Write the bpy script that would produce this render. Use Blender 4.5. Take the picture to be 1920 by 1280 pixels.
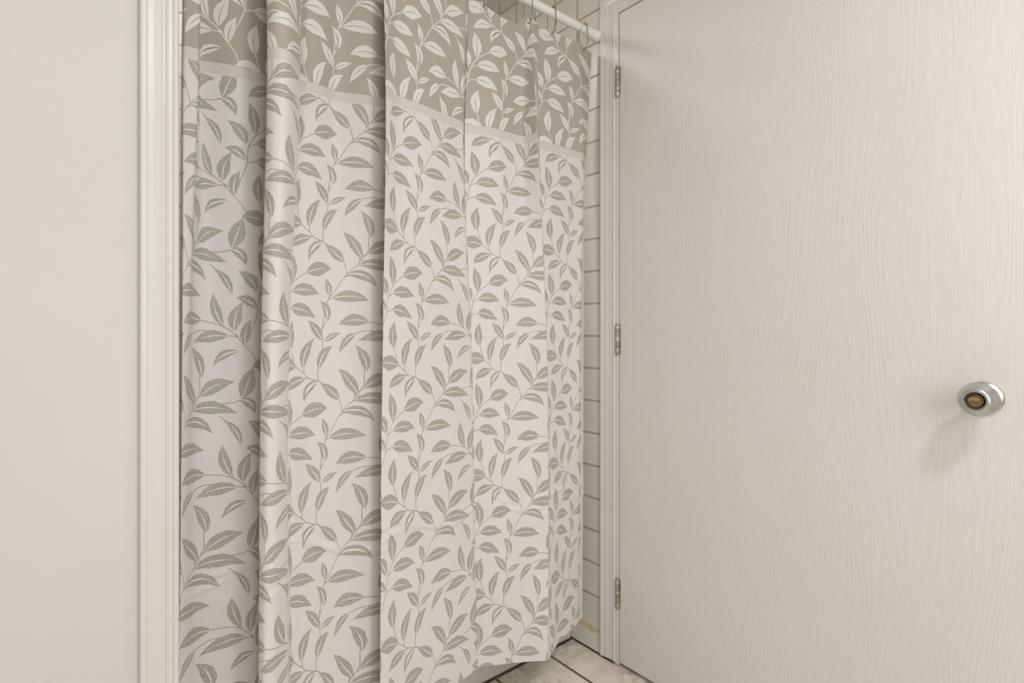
import bpy, bmesh, math, random
import numpy as np
from mathutils import Vector, Matrix
from mathutils.geometry import delaunay_2d_cdt

for o in list(bpy.data.objects):
    bpy.data.objects.remove(o, do_unlink=True)
SC = bpy.context.scene
COL = SC.collection
PI = math.pi

# ------------------------------------------------------------ camera, world, lights, exposure
CAMH = 1.05
cam_d = bpy.data.cameras.new('camera')
cam_d.sensor_width = 36.0
cam_d.lens = 36.0 * 1020 / 1920
cam_d.shift_y = -18.0 / 1920
cam_d.clip_start = 0.02
cam = bpy.data.objects.new('camera', cam_d)
COL.objects.link(cam)
cam.location = (0, 0, CAMH)
cam.rotation_euler = (PI / 2, 0, math.atan2(-0.640, 0.768))
SC.camera = cam

world = bpy.data.worlds.new('world')
SC.world = world
world.use_nodes = True
world.node_tree.nodes['Background'].inputs[0].default_value = (0.9, 0.95, 1.0, 1)
world.node_tree.nodes['Background'].inputs[1].default_value = 0.3

def area(name, loc, aim, size, power, color, size_y=None):
    l = bpy.data.lights.new(name, 'AREA')
    l.energy = power
    l.color = color
    l.size = size
    if size_y:
        l.shape = 'RECTANGLE'
        l.size_y = size_y
    o = bpy.data.objects.new(name, l)
    COL.objects.link(o)
    o.location = loc
    o.rotation_euler = (Vector(aim) - Vector(loc)).to_track_quat('-Z', 'Y').to_euler()
    return o

LAMP = Vector((0.52, -0.55, 2.345))
area('lamp_light', LAMP - Vector((0, 0, 0.04)), LAMP - Vector((0, 0, 1)), 0.26, 15.5, (0.955, 0.98, 1.0))
area('room_fill_light', (0.15, -1.15, 1.30), (0.9, 1.0, 0.75), 0.9, 17.5, (0.925, 0.967, 1.0), 1.4)  # added soft fill from behind the camera, no window there
area('alcove_fill_light', (0.55, 1.66, 2.305), (0.62, 1.70, 0), 0.30, 4.2, (1.0, 0.985, 0.96))  # added unseen light over the tub, brightens the alcove tiles

SC.view_settings.view_transform = 'Standard'
SC.view_settings.look = 'None'
SC.view_settings.gamma = 1.0
SC.view_settings.use_curve_mapping = False
SC.view_settings.exposure = -0.05

# ------------------------------------------------------------ helpers
def tag(o, label=None, cat=None, group=None, kind=None):
    if label: o['label'] = label
    if cat: o['category'] = cat
    if group: o['group'] = group
    if kind: o['kind'] = kind
    return o

def empty(name, loc, label, cat, group=None):
    o = bpy.data.objects.new(name, None)
    COL.objects.link(o)
    o.location = loc
    o.empty_display_size = 0.05
    return tag(o, label, cat, group)

def link(name, me, mats, parent=None):
    o = bpy.data.objects.new(name, me)
    COL.objects.link(o)
    for m in (mats if isinstance(mats, (list, tuple)) else [mats]):
        me.materials.append(m)
    if parent is not None:
        o.parent = parent
        o.matrix_parent_inverse = Matrix.Translation(parent.location).inverted()
    return o

def obj(name, bm, mat, parent=None, smooth=False, loc=None):
    bmesh.ops.recalc_face_normals(bm, faces=bm.faces[:])
    me = bpy.data.meshes.new(name)
    bm.to_mesh(me)
    bm.free()
    if smooth:
        for p in me.polygons:
            p.use_smooth = True
        try:
            me.set_sharp_from_angle(angle=math.radians(38))
        except Exception:
            pass
    return link(name, me, mat, parent)

def box(bm, x0, x1, y0, y1, z0, z1, bev=0):
    r = bmesh.ops.create_cube(bm, size=1)
    vs = r['verts']
    for v in vs:
        v.co = Vector(((x0 + x1) / 2 + v.co.x * (x1 - x0), (y0 + y1) / 2 + v.co.y * (y1 - y0), (z0 + z1) / 2 + v.co.z * (z1 - z0)))
    if bev:
        es = list({e for v in vs for e in v.link_edges})
        bmesh.ops.bevel(bm, geom=es, offset=bev, segments=2, affect='EDGES', profile=0.5)

def lathe(bm, prof, origin, axis, seg=48):
    """prof: (distance along axis, radius)"""
    axis = Vector(axis).normalized()
    a = axis.orthogonal().normalized()
    b = axis.cross(a)
    rings = []
    for s, r in prof:
        if r < 1e-6:
            rings.append([bm.verts.new(Vector(origin) + axis * s)])
        else:
            rings.append([bm.verts.new(Vector(origin) + axis * s + (a * math.cos(2 * PI * i / seg) + b * math.sin(2 * PI * i / seg)) * r) for i in range(seg)])
    for p, q in zip(rings, rings[1:]):
        for i in range(seg):
            j = (i + 1) % seg
            if len(p) == 1 and len(q) > 1:
                bm.faces.new((p[0], q[i], q[j]))
            elif len(q) == 1 and len(p) > 1:
                bm.faces.new((p[i], p[j], q[0]))
            elif len(p) > 1:
                bm.faces.new((p[i], p[j], q[j], q[i]))

def tube(bm, pts, r, seg=10):
    pts = [Vector(p) for p in pts]
    # catmull rom
    dense = []
    n = len(pts)
    for i in range(n - 1):
        p0 = pts[max(i - 1, 0)]; p1 = pts[i]; p2 = pts[i + 1]; p3 = pts[min(i + 2, n - 1)]
        for k in range(6):
            t = k / 6
            dense.append(0.5 * ((2 * p1) + (-p0 + p2) * t + (2 * p0 - 5 * p1 + 4 * p2 - p3) * t * t + (-p0 + 3 * p1 - 3 * p2 + p3) * t ** 3))
    dense.append(pts[-1])
    rings = []
    nrm = None
    for i, p in enumerate(dense):
        d = (dense[min(i + 1, len(dense) - 1)] - dense[max(i - 1, 0)]).normalized()
        if nrm is None:
            nrm = d.orthogonal().normalized()
        nrm = (nrm - d * nrm.dot(d)).normalized()
        b = d.cross(nrm)
        rr = r * (0.8 if i in (0, len(dense) - 1) else 1)
        rings.append([bm.verts.new(p + (nrm * math.cos(2 * PI * k / seg) + b * math.sin(2 * PI * k / seg)) * rr) for k in range(seg)])
    for p, q in zip(rings, rings[1:]):
        for k in range(seg):
            j = (k + 1) % seg
            bm.faces.new((p[k], p[j], q[j], q[k]))
    bm.faces.new(rings[0][::-1])
    bm.faces.new(rings[-1])

# ------------------------------------------------------------ materials
def lin(r, g, b):
    f = lambda c: (c / 255 / 12.92) if c / 255 <= 0.04045 else ((c / 255 + 0.055) / 1.055) ** 2.4
    return (f(r), f(g), f(b), 1.0)

class NT:
    def __init__(self, name, rough=0.5, metal=0.0, color=(0.8, 0.8, 0.8, 1)):
        self.m = bpy.data.materials.new(name)
        self.m.use_nodes = True
        self.t = self.m.node_tree
        self.b = self.t.nodes['Principled BSDF']
        self.b.inputs['Roughness'].default_value = rough
        self.b.inputs['Metallic'].default_value = metal
        self.b.inputs['Base Color'].default_value = color
    def n(self, typ, **kw):
        x = self.t.nodes.new(typ)
        for k, v in kw.items():
            if hasattr(x, k) and k not in x.inputs:
                setattr(x, k, v)
            else:
                x.inputs[k].default_value = v
        return x
    def l(self, a, b):
        self.t.links.new(a, b)
    def mix(self, fac, a, b):
        x = self.t.nodes.new('ShaderNodeMix')
        x.data_type = 'RGBA'
        for s, v in ((x.inputs[0], fac), (x.inputs[6], a), (x.inputs[7], b)):
            if hasattr(v, 'type'):
                self.l(v, s)
            else:
                s.default_value = v
        return x.outputs[2]
    def ramp(self, src, p0, p1, c0=(0, 0, 0, 1), c1=(1, 1, 1, 1)):
        x = self.t.nodes.new('ShaderNodeValToRGB')
        x.color_ramp.elements[0].position = p0
        x.color_ramp.elements[1].position = p1
        x.color_ramp.elements[0].color = c0
        x.color_ramp.elements[1].color = c1
        self.l(src, x.inputs[0])
        return x.outputs[0]
    def math(self, op, a, b=None):
        x = self.t.nodes.new('ShaderNodeMath')
        x.operation = op
        for s, v in ((x.inputs[0], a), (x.inputs[1], b)):
            if v is None: continue
            if hasattr(v, 'type'):
                self.l(v, s)
            else:
                s.default_value = v
        return x.outputs[0]
    def coord(self, scale=(1, 1, 1), loc=(0, 0, 0), kind='Object', rot=(0, 0, 0)):
        tc = self.t.nodes.new('ShaderNodeTexCoord')
        mp = self.t.nodes.new('ShaderNodeMapping')
        mp.inputs['Scale'].default_value = scale
        mp.inputs['Location'].default_value = loc
        mp.inputs['Rotation'].default_value = rot
        self.l(tc.outputs[kind], mp.inputs[0])
        return mp.outputs[0]
    def noise(self, vec, scale, detail=3, rough=0.5):
        x = self.n('ShaderNodeTexNoise')
        x.inputs['Scale'].default_value = scale
        x.inputs['Detail'].default_value = detail
        x.inputs['Roughness'].default_value = rough
        self.l(vec, x.inputs['Vector'])
        return x.outputs['Fac']
    def bump(self, h, strength, dist):
        x = self.t.nodes.new('ShaderNodeBump')
        x.inputs['Strength'].default_value = strength
        x.inputs['Distance'].default_value = dist
        self.l(h, x.inputs['Height'])
        self.l(x.outputs[0], self.b.inputs['Normal'])
        return x
    def base(self, s):
        self.l(s, self.b.inputs['Base Color'])

def m_paint(name, rgb, rough=0.5, bump=0.15, spread=4):
    m = NT(name, rough)
    v = m.coord()
    a = lin(*rgb)
    b = lin(*[max(c - spread, 0) for c in rgb])
    m.base(m.mix(m.ramp(m.noise(v, 3.0, 4), 0.35, 0.65), a, b))
    m.bump(m.noise(v, 160, 3), bump, 0.0006)
    return m.m

M_wall = m_paint('painted_plaster', (221, 217, 213), 0.6, 0.25)
M_trim = m_paint('gloss_trim_paint', (224, 220, 215), 0.32, 0.08)
M_tub = m_paint('tub_enamel', (214, 210, 200), 0.25, 0.02)
M_ceil = m_paint('ceiling_paint', (236, 234, 228), 0.7, 0.3)

def m_door():
    m = NT('embossed_grain_paint', 0.38)
    v = m.coord()
    # slow field that bends the grain into long cathedrals
    vs = m.coord(scale=(1, 2.6, 0.42))
    f1 = m.noise(vs, 1.7, 1.5, 0.45)
    sep = m.t.nodes.new('ShaderNodeSeparateXYZ')
    m.l(v, sep.inputs[0])
    vf = m.coord(scale=(1, 9, 1.6))
    f2 = m.noise(vf, 5.0, 2, 0.5)
    g = m.math('ADD', m.math('MULTIPLY', f1, 120.0), m.math('MULTIPLY', sep.outputs['Y'], 45.0))
    g = m.math('ADD', g, m.math('MULTIPLY', f2, 3.2))
    s1 = m.math('SINE', m.math('MULTIPLY', g, 3.1))
    vp = m.coord(scale=(1, 60, 2.5))
    f3 = m.noise(vp, 6.0, 3, 0.6)
    patch = m.ramp(m.noise(m.coord(scale=(1, 3, 0.7)), 2.6, 2), 0.30, 0.58, (0.12, 0.12, 0.12, 1), (1, 1, 1, 1))
    h = m.math('ADD', m.math('MULTIPLY', s1, 0.5), m.math('MULTIPLY', f3, 2.8))
    h = m.math('MULTIPLY', h, patch)
    m.bump(h, 0.24, 0.0011)
    m.base(m.mix(m.ramp(m.noise(v, 2.2, 3), 0.35, 0.7), lin(228, 223, 219), lin(224, 218, 213)))
    return m.m
M_door = m_door()

def m_tile(name):
    m = NT(name, 0.30)
    tc = m.coord()
    sep = m.t.nodes.new('ShaderNodeSeparateXYZ'); m.l(tc, sep.inputs[0])
    cmb = m.t.nodes.new('ShaderNodeCombineXYZ')
    hor = m.math('ADD', sep.outputs['Y'], sep.outputs['X'])
    m.l(m.math('SUBTRACT', hor, 1.350 + 1.168 - 1.064), cmb.inputs[0])
    m.l(m.math('SUBTRACT', sep.outputs['Z'], 1.0366 - 1.064), cmb.inputs[1])
    br = m.t.nodes.new('ShaderNodeTexBrick')
    m.l(cmb.outputs[0], br.inputs['Vector'])
    br.offset = 0.0
    br.inputs['Scale'].default_value = 1.0
    br.inputs['Brick Width'].default_value = 0.1064
    br.inputs['Row Height'].default_value = 0.1064
    br.inputs['Mortar Size'].default_value = 0.0036
    br.inputs['Mortar Smooth'].default_value = 0.25
    br.inputs['Color1'].default_value = lin(230, 225, 215)
    br.inputs['Color2'].default_value = lin(222, 216, 205)
    st = m.ramp(m.noise(m.coord(), 9.0, 4, 0.6), 0.35, 0.7)
    mort = m.mix(st, lin(196, 180, 156), lin(168, 152, 130))
    m.l(mort, br.inputs['Mortar'])
    blot = m.ramp(m.noise(m.coord(), 14.0, 4, 0.65), 0.55, 0.8)
    m.base(m.mix(m.math('MULTIPLY', blot, 0.35), br.outputs['Color'], lin(188, 180, 164)))
    inv = m.math('SUBTRACT', 1.0, br.outputs['Fac'])
    m.bump(inv, 0.8, 0.0016)
    rr = m.math('ADD', m.math('MULTIPLY', br.outputs['Fac'], 0.5), 0.30)
    m.l(rr, m.b.inputs['Roughness'])
    return m.m
M_tile = m_tile('glazed_wall_tile')

M_base = m_paint('glazed_base_tile', (230, 224, 212), 0.3, 0.03)

def m_floor():
    m = NT('marbled_floor_tile', 0.42)
    tc = m.coord()
    sep = m.t.nodes.new('ShaderNodeSeparateXYZ'); m.l(tc, sep.inputs[0])
    cmb = m.t.nodes.new('ShaderNodeCombineXYZ')
    m.l(m.math('SUBTRACT', sep.outputs['Y'], 1.300 - 4.17), cmb.inputs[0])
    m.l(m.math('SUBTRACT', sep.outputs['X'], 1.2250 - 4.17), cmb.inputs[1])
    br = m.t.nodes.new('ShaderNodeTexBrick')
    m.l(cmb.outputs[0], br.inputs['Vector'])
    br.offset = 0.0
    br.inputs['Scale'].default_value = 1.0
    br.inputs['Brick Width'].default_value = 0.417
    br.inputs['Row Height'].default_value = 0.2085
    br.inputs['Mortar Size'].default_value = 0.0048
    br.inputs['Mortar Smooth'].default_value = 0.1
    n1 = m.noise(tc, 11.0, 6, 0.62)
    dist = m.noise(tc, 5.0, 4, 0.6)
    vein = m.math('ABSOLUTE', m.math('SUBTRACT', m.noise(tc, 7.5, 7, 0.68), 0.5))
    vm = m.ramp(vein, 0.0, 0.035, (1, 1, 1, 1), (0, 0, 0, 1))
    vm = m.math('MULTIPLY', vm, m.ramp(dist, 0.45, 0.62))
    c = m.mix(m.ramp(n1, 0.3, 0.7), lin(248, 238, 223), lin(234, 223, 207))
    c = m.mix(m.math('MULTIPLY', vm, 0.75), c, lin(150, 138, 124))
    spk = m.ramp(m.noise(tc, 95.0, 2, 0.5), 0.73, 0.76)
    c = m.mix(m.math('MULTIPLY', spk, 0.8), c, lin(110, 98, 84))
    # grime gathered against the wall and the tub
    gx = m.ramp(m.math('SUBTRACT', sep.outputs['X'], 1.0), 0.26, 0.352)
    gy = m.ramp(m.math('SUBTRACT', sep.outputs['Y'], 1.0), 0.17, 0.30)
    g = m.math('MULTIPLY', m.math('MAXIMUM', m.math('MULTIPLY', gx, 0.6), gy), m.ramp(m.noise(tc, 30.0, 5, 0.7), 0.42, 0.60))
    c = m.mix(m.math('MULTIPLY', g, 0.6), c, lin(140, 126, 108))
    m.l(c, br.inputs['Color1']); m.l(c, br.inputs['Color2'])
    br.inputs['Mortar'].default_value = lin(112, 98, 80)
    m.base(br.outputs['Color'])
    inv = m.math('SUBTRACT', 1.0, br.outputs['Fac'])
    m.bump(inv, 0.9, 0.002)
    return m.m
M_floor = m_floor()

def m_metal(name, rgb, rough, dark=None):
    m = NT(name, rough, 1.0)
    v = m.coord()
    c2 = dark or [c - 25 for c in rgb]
    m.base(m.mix(m.ramp(m.noise(v, 60, 4, 0.6), 0.4, 0.7), lin(*rgb), lin(*c2)))
    m.bump(m.noise(v, 500, 2), 0.08, 0.0002)
    return m.m
M_chrome = m_metal('satin_chrome', (200, 198, 194), 0.30, (188, 185, 180))
M_brass = m_metal('aged_brass', (196, 176, 138), 0.30, (150, 132, 100))
M_nickel = m_metal('worn_nickel', (206, 198, 182), 0.42, (150, 141, 126))
M_wire = m_metal('hook_steel', (150, 146, 138), 0.3, (110, 106, 98))
M_plate = m_metal('shaded_brass', (150, 132, 98), 0.4, (112, 96, 70))  # brass with the plate's shadow painted into its colour
M_plug = NT('recess_dark', 0.6, 0.6, lin(62, 54, 44)).m

def m_dirt():
    m = NT('blackened_joint', 0.8)
    v = m.coord()
    m.base(m.mix(m.ramp(m.noise(v, 45, 5, 0.7), 0.4, 0.62), lin(58, 48, 38), lin(88, 74, 58)))
    return m.m
M_dirt = m_dirt()
def m_caulk():
    m = NT('yellowed_grout', 0.6)
    v = m.coord()
    m.base(m.mix(m.ramp(m.noise(v, 26, 5, 0.65), 0.35, 0.7), lin(222, 206, 178), lin(196, 178, 148)))
    m.bump(m.noise(v, 120, 3), 0.5, 0.001)
    return m.m
M_caulk = m_caulk()
def m_enamel():
    m = NT('rod_enamel', 0.3)
    v = m.coord()
    m.base(m.mix(m.ramp(m.noise(v, 8, 3), 0.4, 0.7), lin(244, 241, 235), lin(240, 236, 229)))
    m.bump(m.noise(v, 90, 2), 0.05, 0.0005)
    return m.m
M_rod = m_enamel()
def m_shade():
    m = NT('lamp_glass', 0.3, 0, lin(250, 246, 236))
    m.b.inputs['Emission Color'].default_value = (1, 0.95, 0.88, 1)
    m.b.inputs['Emission Strength'].default_value = 2.0
    return m.m
M_shade = m_shade()

def m_cloth(name, rgb, speck=None, amount=0.5, rough=0.55):
    m = NT(name, rough)
    m.b.inputs['Sheen Weight'].default_value = 0.15
    uv = m.t.nodes.new('ShaderNodeUVMap'); uv.uv_map = 'cloth'
    base = lin(*rgb)
    if speck:
        mp = m.t.nodes.new('ShaderNodeMapping')
        mp.inputs['Scale'].default_value = (620, 620, 1)
        m.l(uv.outputs[0], mp.inputs[0])
        wn = m.noise(mp.outputs[0], 1.0, 1.0, 0.6)
        f = m.ramp(wn, 0.51, 0.57)
        m.base(m.mix(m.math('MULTIPLY', f, amount), base, lin(*speck)))
    else:
        mp = m.t.nodes.new('ShaderNodeMapping')
        mp.inputs['Scale'].default_value = (5, 5, 1)
        m.l(uv.outputs[0], mp.inputs[0])
        m.base(m.mix(m.ramp(m.noise(mp.outputs[0], 1.0, 3), 0.35, 0.65), base, lin(*[c - 3 for c in rgb])))
    return m.m
MC_white = m_cloth('curtain_white_cloth', (225, 219, 216))
MC_leaf = m_cloth('curtain_leaf_print', (152, 147, 135), (222, 216, 207), 0.8)
MC_stem = m_cloth('curtain_stem_print', (146, 138, 126))
MC_rib = m_cloth('curtain_leaf_vein', (234, 230, 222))
MC_tan = m_cloth('valance_taupe_cloth', (179, 170, 157))
MC_vleaf = m_cloth('valance_leaf_print', (230, 225, 220), (206, 200, 190), 0.45)
MC_vrib = m_cloth('valance_leaf_vein', (150, 143, 132))
MC_vstem = m_cloth('valance_stem_print', (230, 225, 216))
MC_hem = m_cloth('hem_cloth', (226, 221, 212))
def m_band():
    m = NT('ribbed_band_cloth', 0.5)
    uv = m.t.nodes.new('ShaderNodeUVMap'); uv.uv_map = 'cloth'
    sep = m.t.nodes.new('ShaderNodeSeparateXYZ'); m.l(uv.outputs[0], sep.inputs[0])
    ph = m.math('FRACT', m.math('MULTIPLY', m.math('SUBTRACT', sep.outputs['Y'], 1.5922), 8.5 / 0.0256))
    line = m.math('LESS_THAN', ph, 0.34)
    m.base(m.mix(line, lin(232, 226, 219), lin(172, 162, 150)))
    m.bump(m.math('SUBTRACT', 1.0, line), 0.5, 0.0006)
    return m.m
MC_band = m_band()

# ------------------------------------------------------------ room shell
XW = 1.356          # plaster plane of the door wall
HC = 2.36           # ceiling height
def struct(name, boxes, mat, bev=0):
    bm = bmesh.new()
    for b in boxes:
        box(bm, *b, bev=bev)
    return tag(obj(name, bm, mat), kind='structure')

struct('floor', [(-1.0, 1.60, -1.35, 1.33, -0.06, 0.0)], M_floor)
struct('ceiling', [(-1.0, 1.60, -1.35, 2.2, HC, HC + 0.06)], M_ceil)
DY0, DY1, DZ = 0.158, 1.0955, 2.048     # door leaf
struct('wall_right', [(XW, XW + 0.12, DY1 + 0.018, 2.2, 0.0, HC),
                      (XW, XW + 0.12, -1.35, DY0 - 0.018, 0.0, HC),
                      (XW, XW + 0.12, DY0 - 0.018, DY1 + 0.018, DZ + 0.020, HC)], M_wall)
struct('wall_front', [(-1.0, 0.1625, 1.125, 1.245, 0.0, HC)], M_wall)
struct('wall_left', [(-1.06, -1.0, -1.35, 1.245, 0.0, HC)], M_wall)
struct('wall_back', [(-1.0, XW, -1.41, -1.35, 0.0, HC)], M_wall)
struct('wall_alcove_back', [(-0.24, XW, 2.075, 2.2, 0.0, HC)], M_tile)
struct('wall_alcove_left', [(-0.30, -0.18, 1.245, 2.075, 0.0, HC)], M_tile)
# tiled face beside the casing, running back into the tub alcove
struct('wall_alcove_right', [(1.350, XW, 1.1695, 2.075, 0.0065, HC),
                       (1.350, XW, 0.03, 1.1695, DZ + 0.085, HC)], M_tile)

# stained joints
def ragged_strip(name, x0, x1, y0, y1, z0, z1, mat, n, amp, seed):
    random.seed(seed)
    bm = bmesh.new()
    rows = []
    for i in range(n + 1):
        y = y0 + (y1 - y0) * i / n
        zt = z1 + random.uniform(-amp, amp)
        zb = z0 + (random.uniform(-amp, amp) if z0 > 0.01 else 0)
        xx = x0 + random.uniform(-amp, amp) * 0.5
        rows.append([bm.verts.new(c) for c in ((xx, y, zb), (xx, y, zt), (x1, y, zt), (x1, y, zb))])
    for a, b in zip(rows, rows[1:]):
        for k in range(4):
            j = (k + 1) % 4
            bm.faces.new((a[k], a[j], b[j], b[k]))
    bm.faces.new(rows[0]); bm.faces.new(rows[-1][::-1])
    return tag(obj(name, bm, mat), kind='structure')
ragged_strip('trim_5', 1.3492, 1.3545, 1.118, 1.303, 0.0, 0.0066, M_dirt, 40, 0.0010, 3)
ragged_strip('trim_6', 1.3494, 1.3520, 1.171, 1.305, 0.065, 0.083, M_caulk, 30, 0.0018, 5)
bm = bmesh.new(); box(bm, 1.3492, 1.3520, 1.1713, 1.3025, 0.0072, 0.0668, bev=.0008)
tag(obj('trim_9', bm, M_base), kind='structure')
ragged_strip('trim_7', 1.3492, 1.3520, 1.1668, 1.1712, 0.008, 2.05, M_caulk, 2, 0.0004, 6)
bm = bmesh.new()
random.seed(9)
rows = []
for i in range(61):                       # dark joint at the foot of the tub
    x = 0.17 + (1.349 - 0.17) * i / 60
    w = 0.0035 + random.uniform(-0.001, 0.0022)
    rows.append([bm.verts.new(c) for c in ((x, 1.3005 - w, 0.0004), (x, 1.3005 - w * 0.5, 0.0035), (x, 1.3035, 0.004), (x, 1.3035, 0.0004))])
for a, b in zip(rows, rows[1:]):
    for k in range(4):
        j = (k + 1) % 4
        bm.faces.new((a[k], a[j], b[j], b[k]))
tag(obj('trim_8', bm, M_dirt), kind='structure')

# casing profile: (distance from outer edge across the board, height off the wall)
PROF = [(0, 0), (0, .0125), (.0010, .0148), (.0035, .0158), (.0088, .0158), (.0100, .0148), (.0106, .0130), (.0122, .0126),
        (.020, .0120), (.0295, .0102), (.0345, .0082), (.0368, .0080), (.0380, .0098), (.0395, .0104), (.0412, .0098),
        (.0420, .0084), (.0470, .0080), (.0482, .0096), (.0510, .0108), (.0540, .0104), (.0565, .0086), (.0575, .0066), (.0575, 0)]

def casing(name, path_fn, n, mat=M_trim, parent=None):
    """sweep the profile along corner stations; path_fn(k, w, h) -> point"""
    bm = bmesh.new()
    rings = [[bm.verts.new(path_fn(k, w, h)) for w, h in PROF] for k in range(n)]
    for a, b in zip(rings, rings[1:]):
        for i in range(len(PROF)):
            j = (i + 1) % len(PROF)
            bm.faces.new((a[i], a[j], b[j], b[i]))
    bm.faces.new(rings[0]); bm.faces.new(rings[-1][::-1])
    return obj(name, bm, mat, parent)

def dcase(k, w, h):
    yo, yi = 1.1680, 0.0855      # outer edges
    zt = 2.1205
    x = XW - h
    return [(x, yo - w, 0.010), (x, yo - w, zt - w), (x, yi + w, zt - w), (x, yi + w, 0.010)][k]
tag(casing('trim_1', dcase, 4), kind='structure')

def lcase(k, w, h):
    xo = 0.1055
    return [(xo + w * 1.02, 1.125 - h, 0.004), (xo + w * 1.02, 1.125 - h, HC - 0.001)][k]
tag(casing('trim_2', lcase, 2), kind='structure')

# jamb: side legs and head with a stop behind the leaf
struct('trim_3', [(XW - 0.0075, XW + 0.12, DY1 + 0.0030, DY1 + 0.0178, 0.004, DZ + 0.0198),
                  (XW - 0.0075, XW + 0.12, DY0 - 0.0178, DY0 - 0.0030, 0.004, DZ + 0.0198),
                  (XW - 0.0075, XW + 0.12, DY0 - 0.0030, DY1 + 0.0030, DZ + 0.0035, DZ + 0.0198)], M_trim, bev=0.0012)
struct('trim_4', [(XW + 0.045, XW + 0.12, DY0 - 0.0029, DY1 + 0.0029, 0.0005, 0.009)], M_dirt)

# ------------------------------------------------------------ tub
bm = bmesh.new()
tx0, tx1, ty0, ty1, th = -0.178, 1.3485, 1.3035, 2.073, 0.39
def rrect(x0, x1, y0, y1, r, z, n=8):
    pts = []
    for cx, cy, a0 in ((x1 - r, y1 - r, 0), (x0 + r, y1 - r, 90), (x0 + r, y0 + r, 180), (x1 - r, y0 + r, 270)):
        for i in range(n + 1):
            a = math.radians(a0 + 90 * i / n)
            pts.append(Vector((cx + r * math.cos(a), cy + r * math.sin(a), z)))
    return pts
loops = [rrect(tx0, tx1, ty0, ty1, .004, 0.001), rrect(tx0, tx1, ty0, ty1, .004, .30), rrect(tx0, tx1, ty0 - .010, ty1, .006, .345),
         rrect(tx0, tx1, ty0 - .014, ty1, .008, th - .012), rrect(tx0 + .004, tx1 - .004, ty0 - .008, ty1 - .004, .01, th),
         rrect(tx0 + .07, tx1 - .07, ty0 + .055, ty1 - .05, .12, th), rrect(tx0 + .08, tx1 - .08, ty0 + .065, ty1 - .06, .12, th - .012),
         rrect(tx0 + .13, tx1 - .12, ty0 + .10, ty1 - .09, .13, .12), rrect(tx0 + .20, tx1 - .18, ty0 + .16, ty1 - .15, .12, .085)]
rs = [[bm.verts.new(p) for p in L] for L in loops]
for a, b in zip(rs, rs[1:]):
    for i in range(len(a)):
        j = (i + 1) % len(a)
        bm.faces.new((a[i], a[j], b[j], b[i]))
bm.faces.new(rs[-1]); bm.faces.new(rs[0][::-1])
tag(obj('bathtub', bm, M_tub, smooth=True), 'off-white enamelled bathtub whose apron shows under the hem of the leafy curtain', 'bathtub')

# ------------------------------------------------------------ door, hinges, knob
XD = XW - 0.0045     # face of the leaf
door = empty('door_1', (XD, (DY0 + DY1) / 2, 0.0), None, None)
door['kind'] = 'structure'
bm = bmesh.new()
box(bm, XD, XD + 0.035, DY0, DY1, 0.0135, DZ, bev=0.0012)
obj('door_leaf', bm, M_door, door)
def hinge(zc):
    y = DY1 + 0.0040
    bm = bmesh.new()
    x = XD - 0.0052
    h = 0.090
    seg = h / 5
    z = zc - h / 2
    for i in range(5):
        r = 0.0056 if i % 2 == 0 else 0.0053
        lathe(bm, [(0, 0), (0, r * .93), (.0009, r), (seg - .0013, r), (seg - .0005, r * .93), (seg - .0005, 0)], (x, y, z + i * seg), (0, 0, 1), 20)
    lathe(bm, [(0, 0), (0, .0036), (.002, .0046), (.0042, .0036), (.0052, 0)], (x, y, zc + h / 2), (0, 0, 1), 16)
    lathe(bm, [(0, 0), (0, .0022), (.003, .0040), (.0048, .0034), (.0048, 0)], (x, y, zc - h / 2 - .0048), (0, 0, 1), 16)
    k = obj('hinge', bm, M_nickel, door, smooth=True)
    bm = bmesh.new()
    box(bm, XD - 0.0022, XD + 0.0004, y - 0.0105, y - 0.003, zc - h / 2 + .001, zc + h / 2 - .001, bev=.0006)
    p = obj('hinge_leaf', bm, M_nickel, None)
    p.parent = k
    return k
hinge(1.834); hinge(1.026); hinge(0.229)
# hinge plate ends and paint chips stay with the hinges; the knob:
KY, KZ = 0.220, 0.925
bm = bmesh.new()
lathe(bm, [(0, 0), (0, .0290), (.0015, .0305), (.004, .0305), (.0065, .0285), (.010, .020), (.014, .0165), (.028, .0155), (.034, .019),
           (.040, .0262), (.0455, .0300), (.0490, .0312), (.0520, .0308), (.0600, .0276), (.0680, .0240), (.0705, .0232), (.0718, .0236),
           (.0750, .0230), (.0778, .0208), (.0790, .0180), (.0785, .0160), (.0765, .0146), (.0700, .0140), (.0690, 0)], (XD, KY, KZ), (-1, 0, 0), 64)
knob = obj('door_knob', bm, M_chrome, door, smooth=True)
tag(knob, 'satin chrome privacy knob')
bm = bmesh.new()
lathe(bm, [(.0692, 0), (.0692, .0136), (.0704, .0136), (.0704, 0)], (XD, KY, KZ), (-1, 0, 0), 40)
k2 = obj('knob_recess', bm, M_plug, None); k2.parent = knob
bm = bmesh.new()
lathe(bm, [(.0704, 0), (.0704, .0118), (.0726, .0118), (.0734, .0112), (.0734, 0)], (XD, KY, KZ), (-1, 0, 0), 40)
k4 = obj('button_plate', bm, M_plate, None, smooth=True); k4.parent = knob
bm = bmesh.new()
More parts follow.
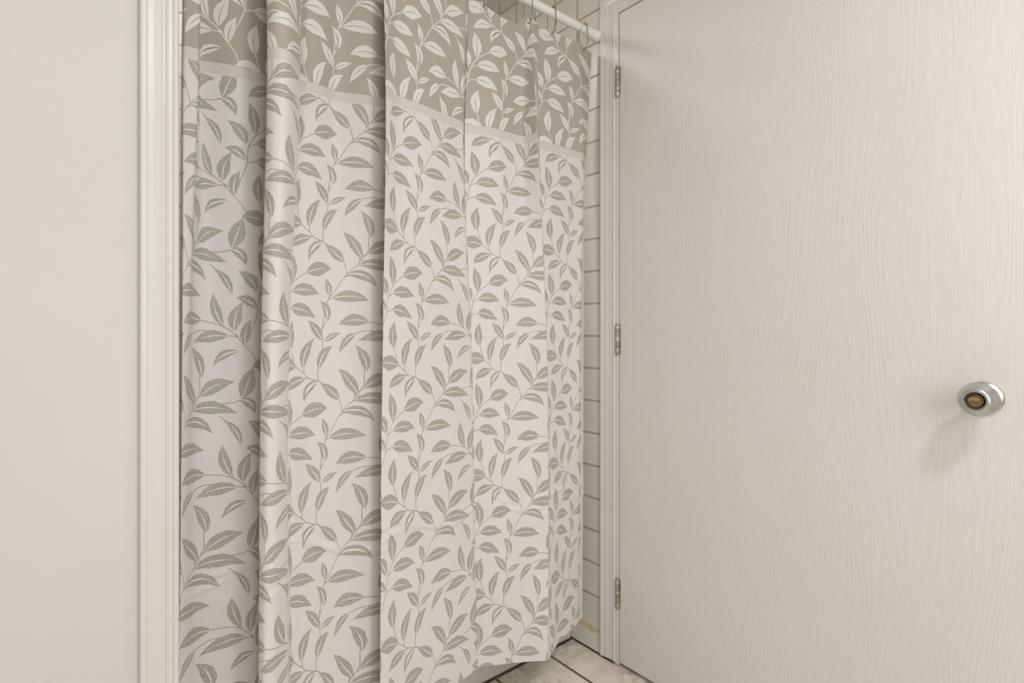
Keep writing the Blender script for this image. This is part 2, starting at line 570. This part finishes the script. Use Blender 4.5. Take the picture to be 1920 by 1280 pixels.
# half-moon thumb bar
n = 16
a = [bm.verts.new((XD - .0732, KY + .0100 * math.cos(PI * i / n), KZ - .0008 + .0096 * math.sin(PI * i / n))) for i in range(n + 1)]
b = [bm.verts.new((XD - .0792, KY + .0088 * math.cos(PI * i / n), KZ - .0002 + .0078 * math.sin(PI * i / n))) for i in range(n + 1)]
for i in range(n):
    bm.faces.new((a[i], a[i + 1], b[i + 1], b[i]))
bm.faces.new((a[0], b[0], b[n], a[n])); bm.faces.new(b)
k3 = obj('turn_button', bm, M_brass, None, smooth=True); k3.parent = knob
tag(k3, 'brass-coloured turn button with a raised half-moon grip')
bm = bmesh.new()
box(bm, XW - 0.0082, XW - 0.0070, DY0 - 0.0128, DY0 - 0.0020, KZ - .026, KZ + .026, bev=.0004)
tag(obj('strike_plate', bm, M_nickel, None), 'small grey metal strike plate on the jamb at the right edge, level with the knob', 'strike plate')

# ------------------------------------------------------------ curtain rod
RY, RZ = 1.180, 2.009
rod = empty('shower_rod', (1.35, RY, RZ), 'white enamelled tension rod carrying the leafy shower curtain, ending at the tiled wall', 'shower rod')
bm = bmesh.new()
lathe(bm, [(0, 0), (0, .0128), (1.07, .0128), (1.07, 0)], (0.19, RY, RZ), (1, 0, 0), 40)
obj('rod_tube', bm, M_rod, rod, smooth=True)
bm = bmesh.new()
lathe(bm, [(0, 0), (0, .0128), (.0006, .0146), (.0030, .0150), (.050, .0150), (.0505, .0150), (.0505, 0)], (1.2905, RY, RZ), (1, 0, 0), 40)
lathe(bm, [(0, 0), (0, .0128), (.035, .0128), (.035, 0)], (1.256, RY, RZ), (1, 0, 0), 40)
obj('rod_sleeve', bm, M_rod, rod, smooth=True)
for x, d in ((1.3498, -1), (0.1632, 1)):
    bm = bmesh.new()
    lathe(bm, [(0, 0), (0, .0178), (.0030, .0186), (.0120, .0182), (.0160, .0165), (.0300, .0152), (.0300, 0)], (x, RY, RZ), (d, 0, 0), 40)
    obj('end_cap', bm, M_rod, rod, smooth=True)

# ------------------------------------------------------------ shower curtain
T, V = 0.335, 0.32        # print repeat across and up
CTRL={
 0.145:[(-0.9,0.1797,1.262),(-0.87,0.1776,1.235),(-0.85,0.1947,1.24),(-0.83,0.215,1.25),(-0.81,0.24,1.256),(-0.767,0.3014,1.25),(-0.73,0.3229,1.235),(-0.64,0.365,1.245),(-0.585,0.365,1.195),(-0.54,0.322,1.13),(-0.505,0.2941,1.125),(-0.47,0.3011,1.108),(-0.438,0.3197,1.108),(-0.41,0.3573,1.135),(-0.38,0.365,1.15),(-0.345,0.378,1.19),(-0.3155,0.3838,1.205),(-0.24,0.446,1.195),(-0.17,0.4881,1.185),(-0.106,0.5691,1.165),(-0.08,0.6,1.16),(-0.055,0.58,1.13),(-0.034,0.5444,1.112),(0.03,0.5998,1.125),(0.12,0.6871,1.146),(0.298,0.8595,1.181),(0.318,0.878,1.19),(0.338,0.865,1.186),(0.445,0.9576,1.14),(0.51,1.0031,1.112),(0.575,1.0354,1.0865),(0.6,1.0398,1.089),(0.635,1.0625,1.102),(0.69,1.1175,1.13),(0.8,1.2432,1.17),(0.83,1.259,1.178),(0.85,1.2788,1.185)],
 1.05:[(-0.9,0.188,1.262),(-0.88,0.1865,1.24),(-0.845,0.2009,1.25),(-0.83,0.208,1.268),(-0.81,0.222,1.275),(-0.767,0.2541,1.277),(-0.683,0.3346,1.255),(-0.62,0.368,1.275),(-0.575,0.368,1.23),(-0.53,0.328,1.17),(-0.495,0.307,1.148),(-0.465,0.3196,1.132),(-0.438,0.3404,1.134),(-0.41,0.3731,1.168),(-0.38,0.375,1.205),(-0.345,0.385,1.238),(-0.3155,0.3995,1.24),(-0.24,0.4684,1.232),(-0.17,0.5288,1.227),(-0.106,0.598,1.21),(-0.08,0.622,1.205),(-0.055,0.604,1.172),(-0.026,0.5707,1.152),(0.03,0.6201,1.163),(0.12,0.7093,1.183),(0.274,0.8592,1.215),(0.294,0.885,1.232),(0.315,0.8684,1.2255),(0.43,0.9627,1.188),(0.5,1.0196,1.162),(0.565,1.0876,1.148),(0.6,1.1,1.178),(0.655,1.1372,1.198),(0.74,1.209,1.192),(0.822,1.2611,1.18),(0.83,1.276,1.187),(0.85,1.3025,1.2)],
 1.605:[(-0.9,0.1898,1.262),(-0.875,0.1888,1.243),(-0.835,0.2211,1.247),(-0.822,0.214,1.275),(-0.808,0.224,1.287),(-0.767,0.2269,1.285),(-0.637,0.348,1.264),(-0.6,0.372,1.283),(-0.56,0.372,1.24),(-0.52,0.335,1.185),(-0.49,0.3185,1.146),(-0.462,0.3338,1.129),(-0.436,0.3591,1.134),(-0.4,0.4031,1.192),(-0.37,0.396,1.232),(-0.34,0.41,1.252),(-0.3155,0.4285,1.246),(-0.24,0.4973,1.248),(-0.155,0.5707,1.228),(-0.115,0.6051,1.213),(-0.08,0.628,1.212),(-0.055,0.612,1.178),(-0.026,0.5737,1.142),(0.03,0.6259,1.182),(0.12,0.7077,1.188),(0.274,0.8384,1.213),(0.294,0.862,1.238),(0.315,0.8514,1.2267),(0.405,0.9407,1.194),(0.505,1.0345,1.193),(0.565,1.0474,1.143),(0.6,1.075,1.175),(0.648,1.0969,1.19),(0.728,1.1803,1.182),(0.822,1.2783,1.18),(0.83,1.2941,1.19),(0.85,1.329,1.215)],
 1.96:[(-0.9,0.1898,1.2251),(-0.875,0.1888,1.21465),(-0.835,0.2211,1.21685),(-0.822,0.214,1.2322499999999998),(-0.808,0.224,1.23885),(-0.767,0.2269,1.23775),(-0.637,0.348,1.2262),(-0.6,0.372,1.23665),(-0.56,0.372,1.213),(-0.52,0.335,1.18275),(-0.49,0.3185,1.1613),(-0.462,0.3338,1.15195),(-0.436,0.3591,1.1546999999999998),(-0.4,0.4031,1.1865999999999999),(-0.37,0.396,1.2086),(-0.34,0.41,1.2196),(-0.3155,0.4285,1.2163),(-0.24,0.4973,1.2174),(-0.155,0.5707,1.2064),(-0.115,0.6051,1.19815),(-0.08,0.628,1.1976),(-0.055,0.612,1.1788999999999998),(-0.026,0.5737,1.1591),(0.03,0.6259,1.1811),(0.12,0.7077,1.1844),(0.274,0.8384,1.19815),(0.294,0.862,1.2119),(0.315,0.8514,1.205685),(0.405,0.9407,1.1877),(0.505,1.0345,1.18715),(0.565,1.0467,1.165),(0.6,1.086,1.178),(0.642,1.0831,1.182),(0.722,1.1712,1.182),(0.812,1.2582,1.175),(0.822,1.284,1.183),(0.85,1.3352,1.195)],
}
LEAVES=[((0.0091,1.1602),(0.0083,1.1965),(-0.0007,1.2261),0.0125,0),((0.0447,1.183),(0.0754,1.1946),(0.1064,1.1953),0.0163,0),((0.0091,1.1396),(0.0447,1.1452),(0.0779,1.136),0.0134,0),((0.1055,1.1306),(0.1021,1.1528),(0.0945,1.1727),0.0079,0),((0.1106,1.1271),(0.1581,1.1337),(0.2006,1.1245),0.0132,0),((0.1385,1.2132),(0.1158,1.2336),(0.0887,1.2536),0.0112,0),((0.082,1.2583),(0.0607,1.2436),(0.0479,1.2175),0.0088,1),((0.1847,0.8986),(0.1608,0.9381),(0.1341,0.9628),0.0116,0),((0.195,1.2354),(0.2256,1.2558),(0.2653,1.2642),0.0141,0),((0.1997,0.955),(0.194,0.9896),(0.1745,1.0172),0.011,0),((0.1745,1.2088),(0.2198,1.2121),(0.2683,1.1973),0.0132,0),((0.1456,1.1833),(0.1875,1.1839),(0.2178,1.1583),0.0108,1),((0.2724,1.1288),(0.2623,1.1622),(0.2432,1.1812),0.0076,0),((0.0076,1.1006),(0.0369,1.0997),(0.0705,1.0827),0.0137,0),((0.1013,1.0737),(0.0996,1.1006),(0.0828,1.1209),0.0093,1),((0.0912,1.0292),(0.0746,1.0546),(0.0551,1.0749),0.0104,0),((0.0937,1.0267),(0.1141,1.0398),(0.1358,1.0479),0.0064,0),((0.2025,1.0725),(0.1663,1.0781),(0.1323,1.0674),0.0137,0),((0.2532,1.0609),(0.2383,1.0979),(0.2373,1.13),0.0108,0),((0.2612,1.0403),(0.2227,1.0411),(0.181,1.0296),0.0122,0),((0.1764,1.0472),(0.1518,1.0293),(0.1341,1.0024),0.0088,0),((0.2796,1.0091),(0.2492,1.0013),(0.2275,0.9786),0.0078,1),((0.0136,1.0109),(0.0083,1.0427),(0.0152,1.0733),0.0127,0),((0.0463,0.9663),(0.0495,1.004),(0.0705,1.0339),0.0103,0),((0.0837,0.9632),(0.0937,0.9967),(0.1166,1.0166),0.0105,0),((0.029,0.971),(-0.0045,0.9781),(-0.0309,0.9759),0.0169,0),((0.0527,0.9455),(0.0205,0.9362),(-0.0015,0.9191),0.0112,0),((0.0804,0.9358),(0.0575,0.9228),(0.0495,0.8927),0.0076,1),((0.2787,1.2266),(0.292,1.2608),(0.3053,1.2934),0.015,0),((0.2743,1.225),(0.295,1.2168),(0.3039,1.194),0.0105,1),((0.2723,1.0506),(0.2759,1.0816),(0.2916,1.1126),0.0118,0),((0.2916,1.0213),(0.2937,1.049),(0.3064,1.0751),0.01,0),((-0.0127,1.1355),(-0.0227,1.1615),(-0.0467,1.1795),0.0125,0),((-0.0141,1.0996),(-0.0321,1.1176),(-0.0541,1.1216),0.0105,1)]
STEMS=[[(-0.0295,1.0544),(-0.0222,1.0694),(-0.0134,1.0915),(-0.0112,1.1055),(-0.0075,1.1288),(0.0015,1.1468),(0.0136,1.1617),(0.029,1.1734),(0.0463,1.1843)],[(-0.0127,1.0938),(-0.003,1.0997),(0.0091,1.1015)],[(-0.0052,1.1324),(0.0091,1.1402)],[(0.0091,1.1684),(0.0103,1.1591)],[(0.1987,1.2882),(0.195,1.2759),(0.195,1.2458),(0.1893,1.2348),(0.1764,1.2167),(0.1727,1.2086),(0.1581,1.1971),(0.1473,1.186),(0.1367,1.1738),(0.1227,1.1515),(0.1106,1.1333),(0.1038,1.1268),(0.0996,1.1142)],[(0.0937,1.0905),(0.0912,1.0658),(0.0895,1.0473),(0.0912,1.0267),(0.092,1.0066)],[(0.0987,1.0733),(0.0897,1.0559)],[(0.1376,1.2156),(0.1447,1.196),(0.1459,1.1853)],[(0.0129,1.0133),(0.0198,0.9907),(0.029,0.971),(0.0479,0.9554),(0.0575,0.9464),(0.0754,0.9404),(0.0887,0.9352),(0.1021,0.9269)],[(0.0463,0.9693),(0.0471,0.956)],[(0.0828,0.97),(0.0815,0.948),(0.084,0.9368)],[(0.029,0.9469),(0.0559,0.9465)],[(0.1987,1.074),(0.2256,1.0697),(0.2432,1.0645),(0.2532,1.0605),(0.2694,1.0484),(0.2796,1.0402)],[(0.2512,1.0686),(0.2538,1.0599)],[(0.2413,1.041),(0.2612,1.0416),(0.2796,1.0391)],[(0.1654,1.042),(0.1764,1.0472),(0.1931,1.0524),(0.2101,1.0526),(0.2256,1.0497)],[(0.142,1.1786),(0.1545,1.184)],[(0.1718,1.2079),(0.195,1.2119)],[(0.2334,1.1932),(0.2452,1.1827),(0.2532,1.1765)],[(0.1764,1.2348),(0.1764,1.2167)],[(0.18,0.9084),(0.1869,0.8936)],[(0.1038,1.1255),(0.1244,1.1308)],[(0.2373,1.2176),(0.2673,1.2203)],[(0.1047,1.1455),(0.1047,1.1268)],[(0.1893,1.2322),(0.2025,1.2427)],[(0.0804,0.9358),(0.0705,0.934)],[(0.2673,1.2203),(0.2683,1.2217),(0.2787,1.2266)],[(0.2698,1.2233),(0.2802,1.2233)],[(0.2796,1.0402),(0.2723,1.0441),(0.2916,1.0197),(0.3049,1.0034),(0.3138,0.9838)]]

ZL = sorted(CTRL)
CU = np.array([[p[0] for p in CTRL[z]] for z in ZL])
CX = np.array([[p[1] for p in CTRL[z]] for z in ZL])
CY = np.array([[p[2] for p in CTRL[z]] for z in ZL])
ZA = np.array(ZL)
def slopes(A):
    s = np.zeros_like(A)
    d = (A[1:] - A[:-1]) / (ZA[1:] - ZA[:-1])[:, None]
    h = (ZA[1:] - ZA[:-1])[:, None]
    s[1:-1] = (d[:-1] * h[1:] + d[1:] * h[:-1]) / (h[1:] + h[:-1])
    s[0] = d[0]; s[-1] = d[-1]
    return s
SU, SX, SY = slopes(CU), slopes(CX), slopes(CY)
def at_z(A, S, z):
    z = np.clip(z, ZA[0], ZA[-1])
    i = np.clip(np.searchsorted(ZA, z, side='right') - 1, 0, len(ZA) - 2)
    h = (ZA[i + 1] - ZA[i])
    t = ((z - ZA[i]) / h)[:, None]
    h = h[:, None]
    return ((2 * t ** 3 - 3 * t ** 2 + 1) * A[i] + (t ** 3 - 2 * t ** 2 + t) * h * S[i] + (-2 * t ** 3 + 3 * t ** 2) * A[i + 1] + (t ** 3 - t ** 2) * h * S[i + 1])
HOOKS = [(0.357, .009), (0.535, .006), (0.690, .004), (0.819, .003)]
ZTOP = 1.957
HOOKU = np.array([-.86, -.70, -.50, -.33, -.13, .02, .19, .357, .532, .690, .838])
SAGA = np.array([.02, .02, .01, .01, .01, .01, .008, .028, .006, .002])
def P(u, z):
    """cloth coordinate (u along the cloth, z up) -> point in the room"""
    u = np.asarray(u, float); z = np.asarray(z, float)
    n = len(u)
    x = np.zeros(n); y = np.zeros(n)
    U = at_z(CU, SU, z); X = at_z(CX, SX, z); Y = at_z(CY, SY, z)
    r = np.interp(u, [-.9, -.70, -.60, -.50, -.46, -.40, -.34, -.30, -.12, -.09, .00, .03, .20, .25, .33, .37, .53, .56, .67, .70, .79, .80], [.006, .020, .024, .010, .024, .013, .010, .008, .006, .0035, .0035, .022, .022, .004, .004, .022, .022, .0035, .0035, .016, .010, .0035])
    K = 9
    W = 0
    rows = np.arange(n)
    for k in range(K):
        f = -1 + 2 * k / (K - 1)
        wgt = 1 - abs(f) * 0.85
        uu = np.clip(u + f * r, U[:, 0], U[:, -1] - 1e-9)
        i = np.clip((U <= uu[:, None]).sum(1) - 1, 0, U.shape[1] - 2)
        t = (uu - U[rows, i]) / np.maximum(U[rows, i + 1] - U[rows, i], 1e-6)
        x += wgt * (X[rows, i] * (1 - t) + X[rows, i + 1] * t)
        y += wgt * (Y[rows, i] * (1 - t) + Y[rows, i + 1] * t)
        W += wgt
    x /= W; y /= W
    # soft drape between the sharp package creases
    left = np.clip((-0.03 - u) / 0.06, 0, 1)
    y = y + left * 0.0045 * np.sin(u * 46 + 0.7 * np.sin(z * 3)) * np.clip((z + .3) / 1.9, 0, 1)
    right = 1 - left
    y = y + right * 0.0016 * np.sin(u * 21 + z * 2.3) * np.sin(z * 4.1 + u * 3)
    # horizontal package creases and the slanting wrinkles over them
    g = lambda c, s: np.exp(-((z - c) / s) ** 2)
    y = y - 0.0018 * g(1.040 - 0.006 * np.clip(-u, 0, 1), 0.0035) * np.clip(0.35 + right, 0, 1)
    y = y - 0.0007 * g(1.497 + 0.02 * np.sin(u * 11), 0.004)
    c0 = 0.565 + 0.018 * np.sin(u * 19.0 + 1.1) - 0.03 * np.clip(-(u + .4), 0, 1)
    for k, (dz, am, s) in enumerate(((0, .0026, .0065), (.017, .0018, .006), (-.016, .0020, .0055), (.034, .0012, .008), (-.036, .0011, .008))):
        y = y - 1.35 * am * g(c0 + dz * (0.6 + 0.4 * np.sin(u * 7 + k)) + 0.010 * np.sin(u * 13 + 2.1 * k), s) * (0.55 + 0.45 * np.sin(u * 17 + k * 1.7))
    y = y + 0.0012 * np.sin((z - .5) * 44 + u * 9) * np.exp(-((z - .57) / .16) ** 2)
    # top edge hangs from the hooks
    i = np.clip(np.searchsorted(HOOKU, u) - 1, 0, len(HOOKU) - 2)
    t = np.clip((u - HOOKU[i]) / (HOOKU[i + 1] - HOOKU[i]), 0, 1)
    sag = SAGA[i] * (np.sin(PI * t) ** 0.55)
    q = np.clip((z - 1.80) / (ZTOP - 1.80), 0, 1)
    zz = z - sag * q ** 2
    return np.stack([x, y, zz], 1)

def PN(u, z):
    u = np.asarray(u); z = np.asarray(z)
    e = 0.0012
    p = P(u, z)
    a = P(u + e, z) - P(u - e, z)
    b = P(u, z + e) - P(u, z - e)
    nr = np.cross(a, b)
    ln = np.linalg.norm(nr, axis=1)
    nr = nr / np.maximum(ln, 1e-12)[:, None]
    return p, nr

# --- printed shapes in cloth coordinates
def leaf_shape(b, m, t, w, kind, seed, vw=0.0011):
    rnd = random.Random(seed)
    b = Vector(b); m = Vector(m); t = Vector(t)
    c = 2 * m - (b + t) / 2
    B = lambda s: b * (1 - s) ** 2 + c * 2 * s * (1 - s) + t * s * s
    D = lambda s: ((c - b) * 2 * (1 - s) + (t - c) * 2 * s).normalized()
    N = 13
    L, R = [], []
    for i in range(1, N):
        s = i / N
        d = D(s); nn = Vector((-d.y, d.x))
        wd = w * 1.10 * (math.sin(PI * s ** 0.92) ** 0.95) * (1 - 0.10 * s)
        if kind: wd *= 1.0
        j = 0.0004
        L.append(B(s) + nn * (wd * rnd.uniform(.95, 1.05) + rnd.uniform(-j, j)))
        R.append(B(s) - nn * (wd * rnd.uniform(.95, 1.05) + rnd.uniform(-j, j)))
    out = [b] + L + [t + (t - m).normalized() * 0.0015] + R[::-1]
    # vein
    if kind:
        s0, s1, hw, off = 0.0, 0.80, 0.0015, w * 0.08
    else:
        s0, s1, hw, off = 0.02, 0.87, vw, 0.0
    A_, B_ = [], []
    M_ = 9
    for i in range(M_ + 1):
        s = s0 + (s1 - s0) * i / M_
        d = D(s); nn = Vector((-d.y, d.x))
        q = i / M_
        k = hw * (0.45 + 0.55 * math.sin(PI * min(q * 1.15, 1))) * (1 - 0.7 * q ** 3) if not kind else hw * (0.25 + math.sin(PI * q) ** 1.0) * (1 - 0.3 * q)
        A_.append(B(s) + nn * (off + k)); B_.append(B(s) + nn * (off - k))
    return out, A_ + B_[::-1]

def stem_shape(pts, hw):
    p = [Vector(q) for q in pts]
    d2 = []
    n = len(p)
    for i in range(n - 1):
        a0 = p[max(i - 1, 0)]; a1 = p[i]; a2 = p[i + 1]; a3 = p[min(i + 2, n - 1)]
        steps = max(2, int((a2 - a1).length / 0.006))
        for k in range(steps):
            t = k / steps
            d2.append(0.5 * ((2 * a1) + (-a0 + a2) * t + (2 * a0 - 5 * a1 + 4 * a2 - a3) * t * t + (-a0 + 3 * a1 - 3 * a2 + a3) * t ** 3))
    d2.append(p[-1])
    L, R = [], []
    for i, q in enumerate(d2):
        d = (d2[min(i + 1, len(d2) - 1)] - d2[max(i - 1, 0)])
        if d.length < 1e-7: continue
        d.normalize(); nn = Vector((-d.y, d.x))
        L.append(q + nn * hw); R.append(q - nn * hw)
    return [[L[i], L[i + 1], R[i + 1], R[i]] for i in range(len(L) - 1)]

def shapes(hw, vein):
    out = []
    for s in STEMS:
        for q in stem_shape(s, hw):
            out.append((1, q))
    for i, (b, m, t, w, k) in enumerate(LEAVES):
        o, v = leaf_shape(b, m, t, w, k, i * 7 + 1, vein)
        out.append((2, o))
        out.append((3, v))
    return out
SH_BODY = shapes(0.00072, 0.00112)
SH_VAL = shapes(0.00115, 0.00085)
SCALE = 100.0
CELLS = {}
NG = 76
def cell(row_kind, hl, vl):
    """triangulate one print repeat with grid lines hl (v) and vl (u); returns verts, tris, class"""
    key = (row_kind, tuple(np.round(hl, 5)), tuple(np.round(vl, 5)))
    if key in CELLS: return CELLS[key]
    vs, es, fs, cls = [], [], [], []
    for x in vl:
        k = len(vs); vs += [Vector((x, 0)) * SCALE, Vector((x, V)) * SCALE]; es.append((k, k + 1))
    for y in hl:
        k = len(vs); vs += [Vector((0, y)) * SCALE, Vector((T, y)) * SCALE]; es.append((k, k + 1))
    for c, poly in (SH_VAL if row_kind else SH_BODY):
        for i in (-4, -3, -2, -1, 0, 1, 2):
            for j in (-7, -6, -5, -4, -3, -2, -1, 0, 1, 2):
                q = [(p.x + i * T, p.y + j * V) for p in poly]
                xs = [a for a, _ in q]; ys = [b for _, b in q]
                if max(xs) < 0 or min(xs) > T or max(ys) < 0 or min(ys) > V: continue
                k = len(vs)
                vs += [Vector(a) * SCALE for a in q]
                es += [(k + n, k + (n + 1) % len(q)) for n in range(len(q))]
                cls.append((c, np.array(q)))
    r = delaunay_2d_cdt(vs, es, [], 0, 1e-5, False)
    ov = np.array([(v.x / SCALE, v.y / SCALE) for v in r[0]])
    tri = np.array([list(f) for f in r[2]])
    ce = ov[tri].mean(1)
    ok = (ce[:, 0] > 0) & (ce[:, 0] < T) & (ce[:, 1] > 0) & (ce[:, 1] < V)
    tri = tri[ok]; ce = ce[ok]
    cc = np.zeros(len(tri), int)
    for c, q in cls:                      # which printed shape covers each triangle
        lo, hi = q.min(0), q.max(0)
        idx = np.nonzero((ce[:, 0] > lo[0]) & (ce[:, 0] < hi[0]) & (ce[:, 1] > lo[1]) & (ce[:, 1] < hi[1]))[0]
        if not len(idx): continue
        x, y = ce[idx, 0], ce[idx, 1]
        ins = np.zeros(len(idx), bool)
        for n in range(len(q)):
            (x0, y0), (x1, y1) = q[n], q[(n + 1) % len(q)]
            if y0 == y1: continue
            ins ^= ((y0 > y) != (y1 > y)) & (x < (x1 - x0) * (y - y0) / (y1 - y0) + x0)
        cc[idx[ins]] = np.maximum(cc[idx[ins]], c)
    CELLS[key] = (ov, tri.tolist(), cc.tolist())
    return CELLS[key]

UMIN, UMAX, UHEM = -0.8995, 0.8495, 0.832
ZBOT, ZB0, ZB1 = 0.145, 1.593, 1.6175
extra_h = [ZBOT, ZB0, ZB1, ZTOP]
fine = []
for c, s in ((1.040, .016), (1.497, .028), (0.56, .085)):
    fine += list(np.arange(c - s, c + s, 0.0042))
fine += list(np.arange(1.86, ZTOP, 0.012)) + list(np.arange(ZBOT, ZBOT + .03, .01))
buckets = {k: dict(v=[], f=[], m=[], n=0) for k in ('body', 'band', 'valance', 'side_hem')}
for kx in range(math.floor(UMIN / T), math.floor(UMAX / T) + 1):
    for ky in range(0, math.floor(ZTOP / V) + 1):
        u0, v0 = kx * T, ky * V
        hl = [i * V / 14 for i in range(15)]
        for h in extra_h + fine:
            q = h - v0
            if 0.0005 < q < V - 0.0005:
                if h in extra_h:
                    hl = [a for a in hl if abs(a - q) > 0.0012 or a in (0, V)] + [q]
                elif min(abs(a - q) for a in hl) > 0.0012:
                    hl.append(q)
        vl = [i * T / NG for i in range(NG + 1)]
        for e in (UMIN, UHEM, UMAX):
            q = e - u0
            if 0.0002 < q < T - 0.0002:
                vl = [a for a in vl if abs(a - q) > 0.0012 or a in (0, T)] + [q]
        ov, tr, cc = cell(ky >= 5, sorted(hl), sorted(vl))
        for key in buckets:
            B = buckets[key]
            remap = {}
            for f, c in zip(tr, cc):
                m = ov[f].mean(0) + (u0, v0)
                if not (UMIN < m[0] < UMAX and ZBOT < m[1] < ZTOP): continue
                k = 'band' if ZB0 < m[1] < ZB1 else ('valance' if m[1] > ZB1 else ('side_hem' if m[0] > UHEM else 'body'))
                if k != key: continue
                ids = []
                for a in f:
                    if a not in remap:
                        remap[a] = B['n']; B['n'] += 1
                        B['v'].append((ov[a][0] + u0, ov[a][1] + v0))
                    ids.append(remap[a])
                B['f'].append(ids)
                B['m'].append(0 if key in ('band', 'side_hem') else c)

curtain = empty('shower_curtain', (0.75, 1.18, ZBOT), 'floor-length white and taupe shower curtain printed with leafy vines, hanging from the white rod', 'shower curtain')
MATS = {'body': [MC_white, MC_stem, MC_leaf, MC_rib], 'valance': [MC_tan, MC_vstem, MC_vleaf, MC_vrib], 'band': [MC_band], 'side_hem': [MC_hem]}
LAB = {'body': 'white lower cloth with speckled grey-green leaves', 'valance': 'taupe top cloth with white leaves', 'band': 'narrow white band with fine taupe ribs', 'side_hem': 'plain white turned hem'}
NAMES = {'body': 'lower_cloth', 'valance': 'valance', 'band': 'ribbed_band', 'side_hem': 'side_hem'}
for key, B in buckets.items():
    uv = np.array(B['v'])
    p, nr = PN(uv[:, 0], uv[:, 1])
    me = bpy.data.meshes.new(NAMES[key])
    me.from_pydata(p.tolist(), [], B['f'])
    me.polygons.foreach_set('material_index', B['m'])
    me.polygons.foreach_set('use_smooth', [True] * len(B['f']))
    ul = me.uv_layers.new(name='cloth')
    vi = np.zeros(len(me.loops), int)
    me.loops.foreach_get('vertex_index', vi)
    ul.data.foreach_set('uv', uv[vi].ravel())
    me.update()
    me.normals_split_custom_set_from_vertices(nr.tolist())
    o = link(NAMES[key], me, MATS[key], curtain)
    o['label'] = LAB[key]
print('curtain faces', sum(len(B['f']) for B in buckets.values()))

# ------------------------------------------------------------ curtain hooks
HL = ['steel curtain hook nearest the tiled wall, beside the end of the rod',
      'steel curtain hook second from the tiled end of the rod',
      'steel curtain hook third from the tiled end of the rod',
      'steel curtain hook fourth from the tiled end, cut by the top of the picture']
def hook(uh, lean, label):
    p = P([uh], [1.940])[0]
    hx = p[0]; fy = p[1] - 0.0035; fz = p[2]
    h = empty('curtain_hook', (hx, RY, RZ), label, 'curtain hook', 'wire hooks on the shower rod')
    R = 0.0158
    bm = bmesh.new()
    pts = [(hx - .001, p[1] + .004, fz + .003), (hx - .0005, fy - .001, fz - .001), (hx, fy - .0035, fz + .004), (hx + lean * .3, min(fy, RY - R) - .003, fz + .022), (hx + lean, RY - R - .001, RZ - .010)]
    for i in range(0, 9):
        a = math.radians(180 - 22.5 * i)
        pts.append((hx + lean * (1 - i / 12), RY + R * math.cos(a), RZ + R * math.sin(a)))
    pts += [(hx, RY + R + .0015, RZ - .018), (hx - lean * .3, RY + R - .003, RZ - .034), (hx - lean * .5, RY + R + .002, RZ - .046), (hx - lean * .5, RY + R - .002, RZ - .052)]
    tube(bm, pts, 0.0011, 8)
    obj('hook_wire', bm, M_wire, h, smooth=True)
    for i in range(4):
        a = math.radians(132 - 28 * i)
        bm = bmesh.new()
        bmesh.ops.create_uvsphere(bm, u_segments=14, v_segments=10, radius=0.0031)
        bmesh.ops.translate(bm, verts=bm.verts[:], vec=(hx + lean * .8, RY + (R + .0004) * math.cos(a), RZ + (R + .0004) * math.sin(a)))
        obj('roller_bead', bm, M_wire, h, smooth=True)
for (uh, ln), lb in zip(HOOKS[::-1], HL):
    hook(uh, ln, lb)

# ------------------------------------------------------------ ceiling lamps above the picture; the tub one is added for fill
def ceiling_lamp(x, y, k, label):
    lamp = empty('ceiling_lamp', (x, y, HC), label, 'lamp')
    bm = bmesh.new()
    lathe(bm, [(0, 0), (0, .15 * k), (.012, .155 * k), (.022, .150 * k), (.024, 0)], (x, y, HC), (0, 0, -1), 48)
    obj('lamp_base', bm, M_rod, lamp, smooth=True)
    bm = bmesh.new()
    lathe(bm, [(.024, 0), (.024, .140 * k), (.034, .138 * k), (.042, .120 * k), (.0465, .08 * k), (.048, 0)], (x, y, HC), (0, 0, -1), 48)
    obj('lamp_shade', bm, M_shade, lamp, smooth=True)
ceiling_lamp(LAMP.x, LAMP.y, 1.0, 'round white ceiling lamp above and behind the viewer')
ceiling_lamp(0.55, 1.66, 1.1, 'round white lamp added unseen over the bathtub to brighten its tiles')
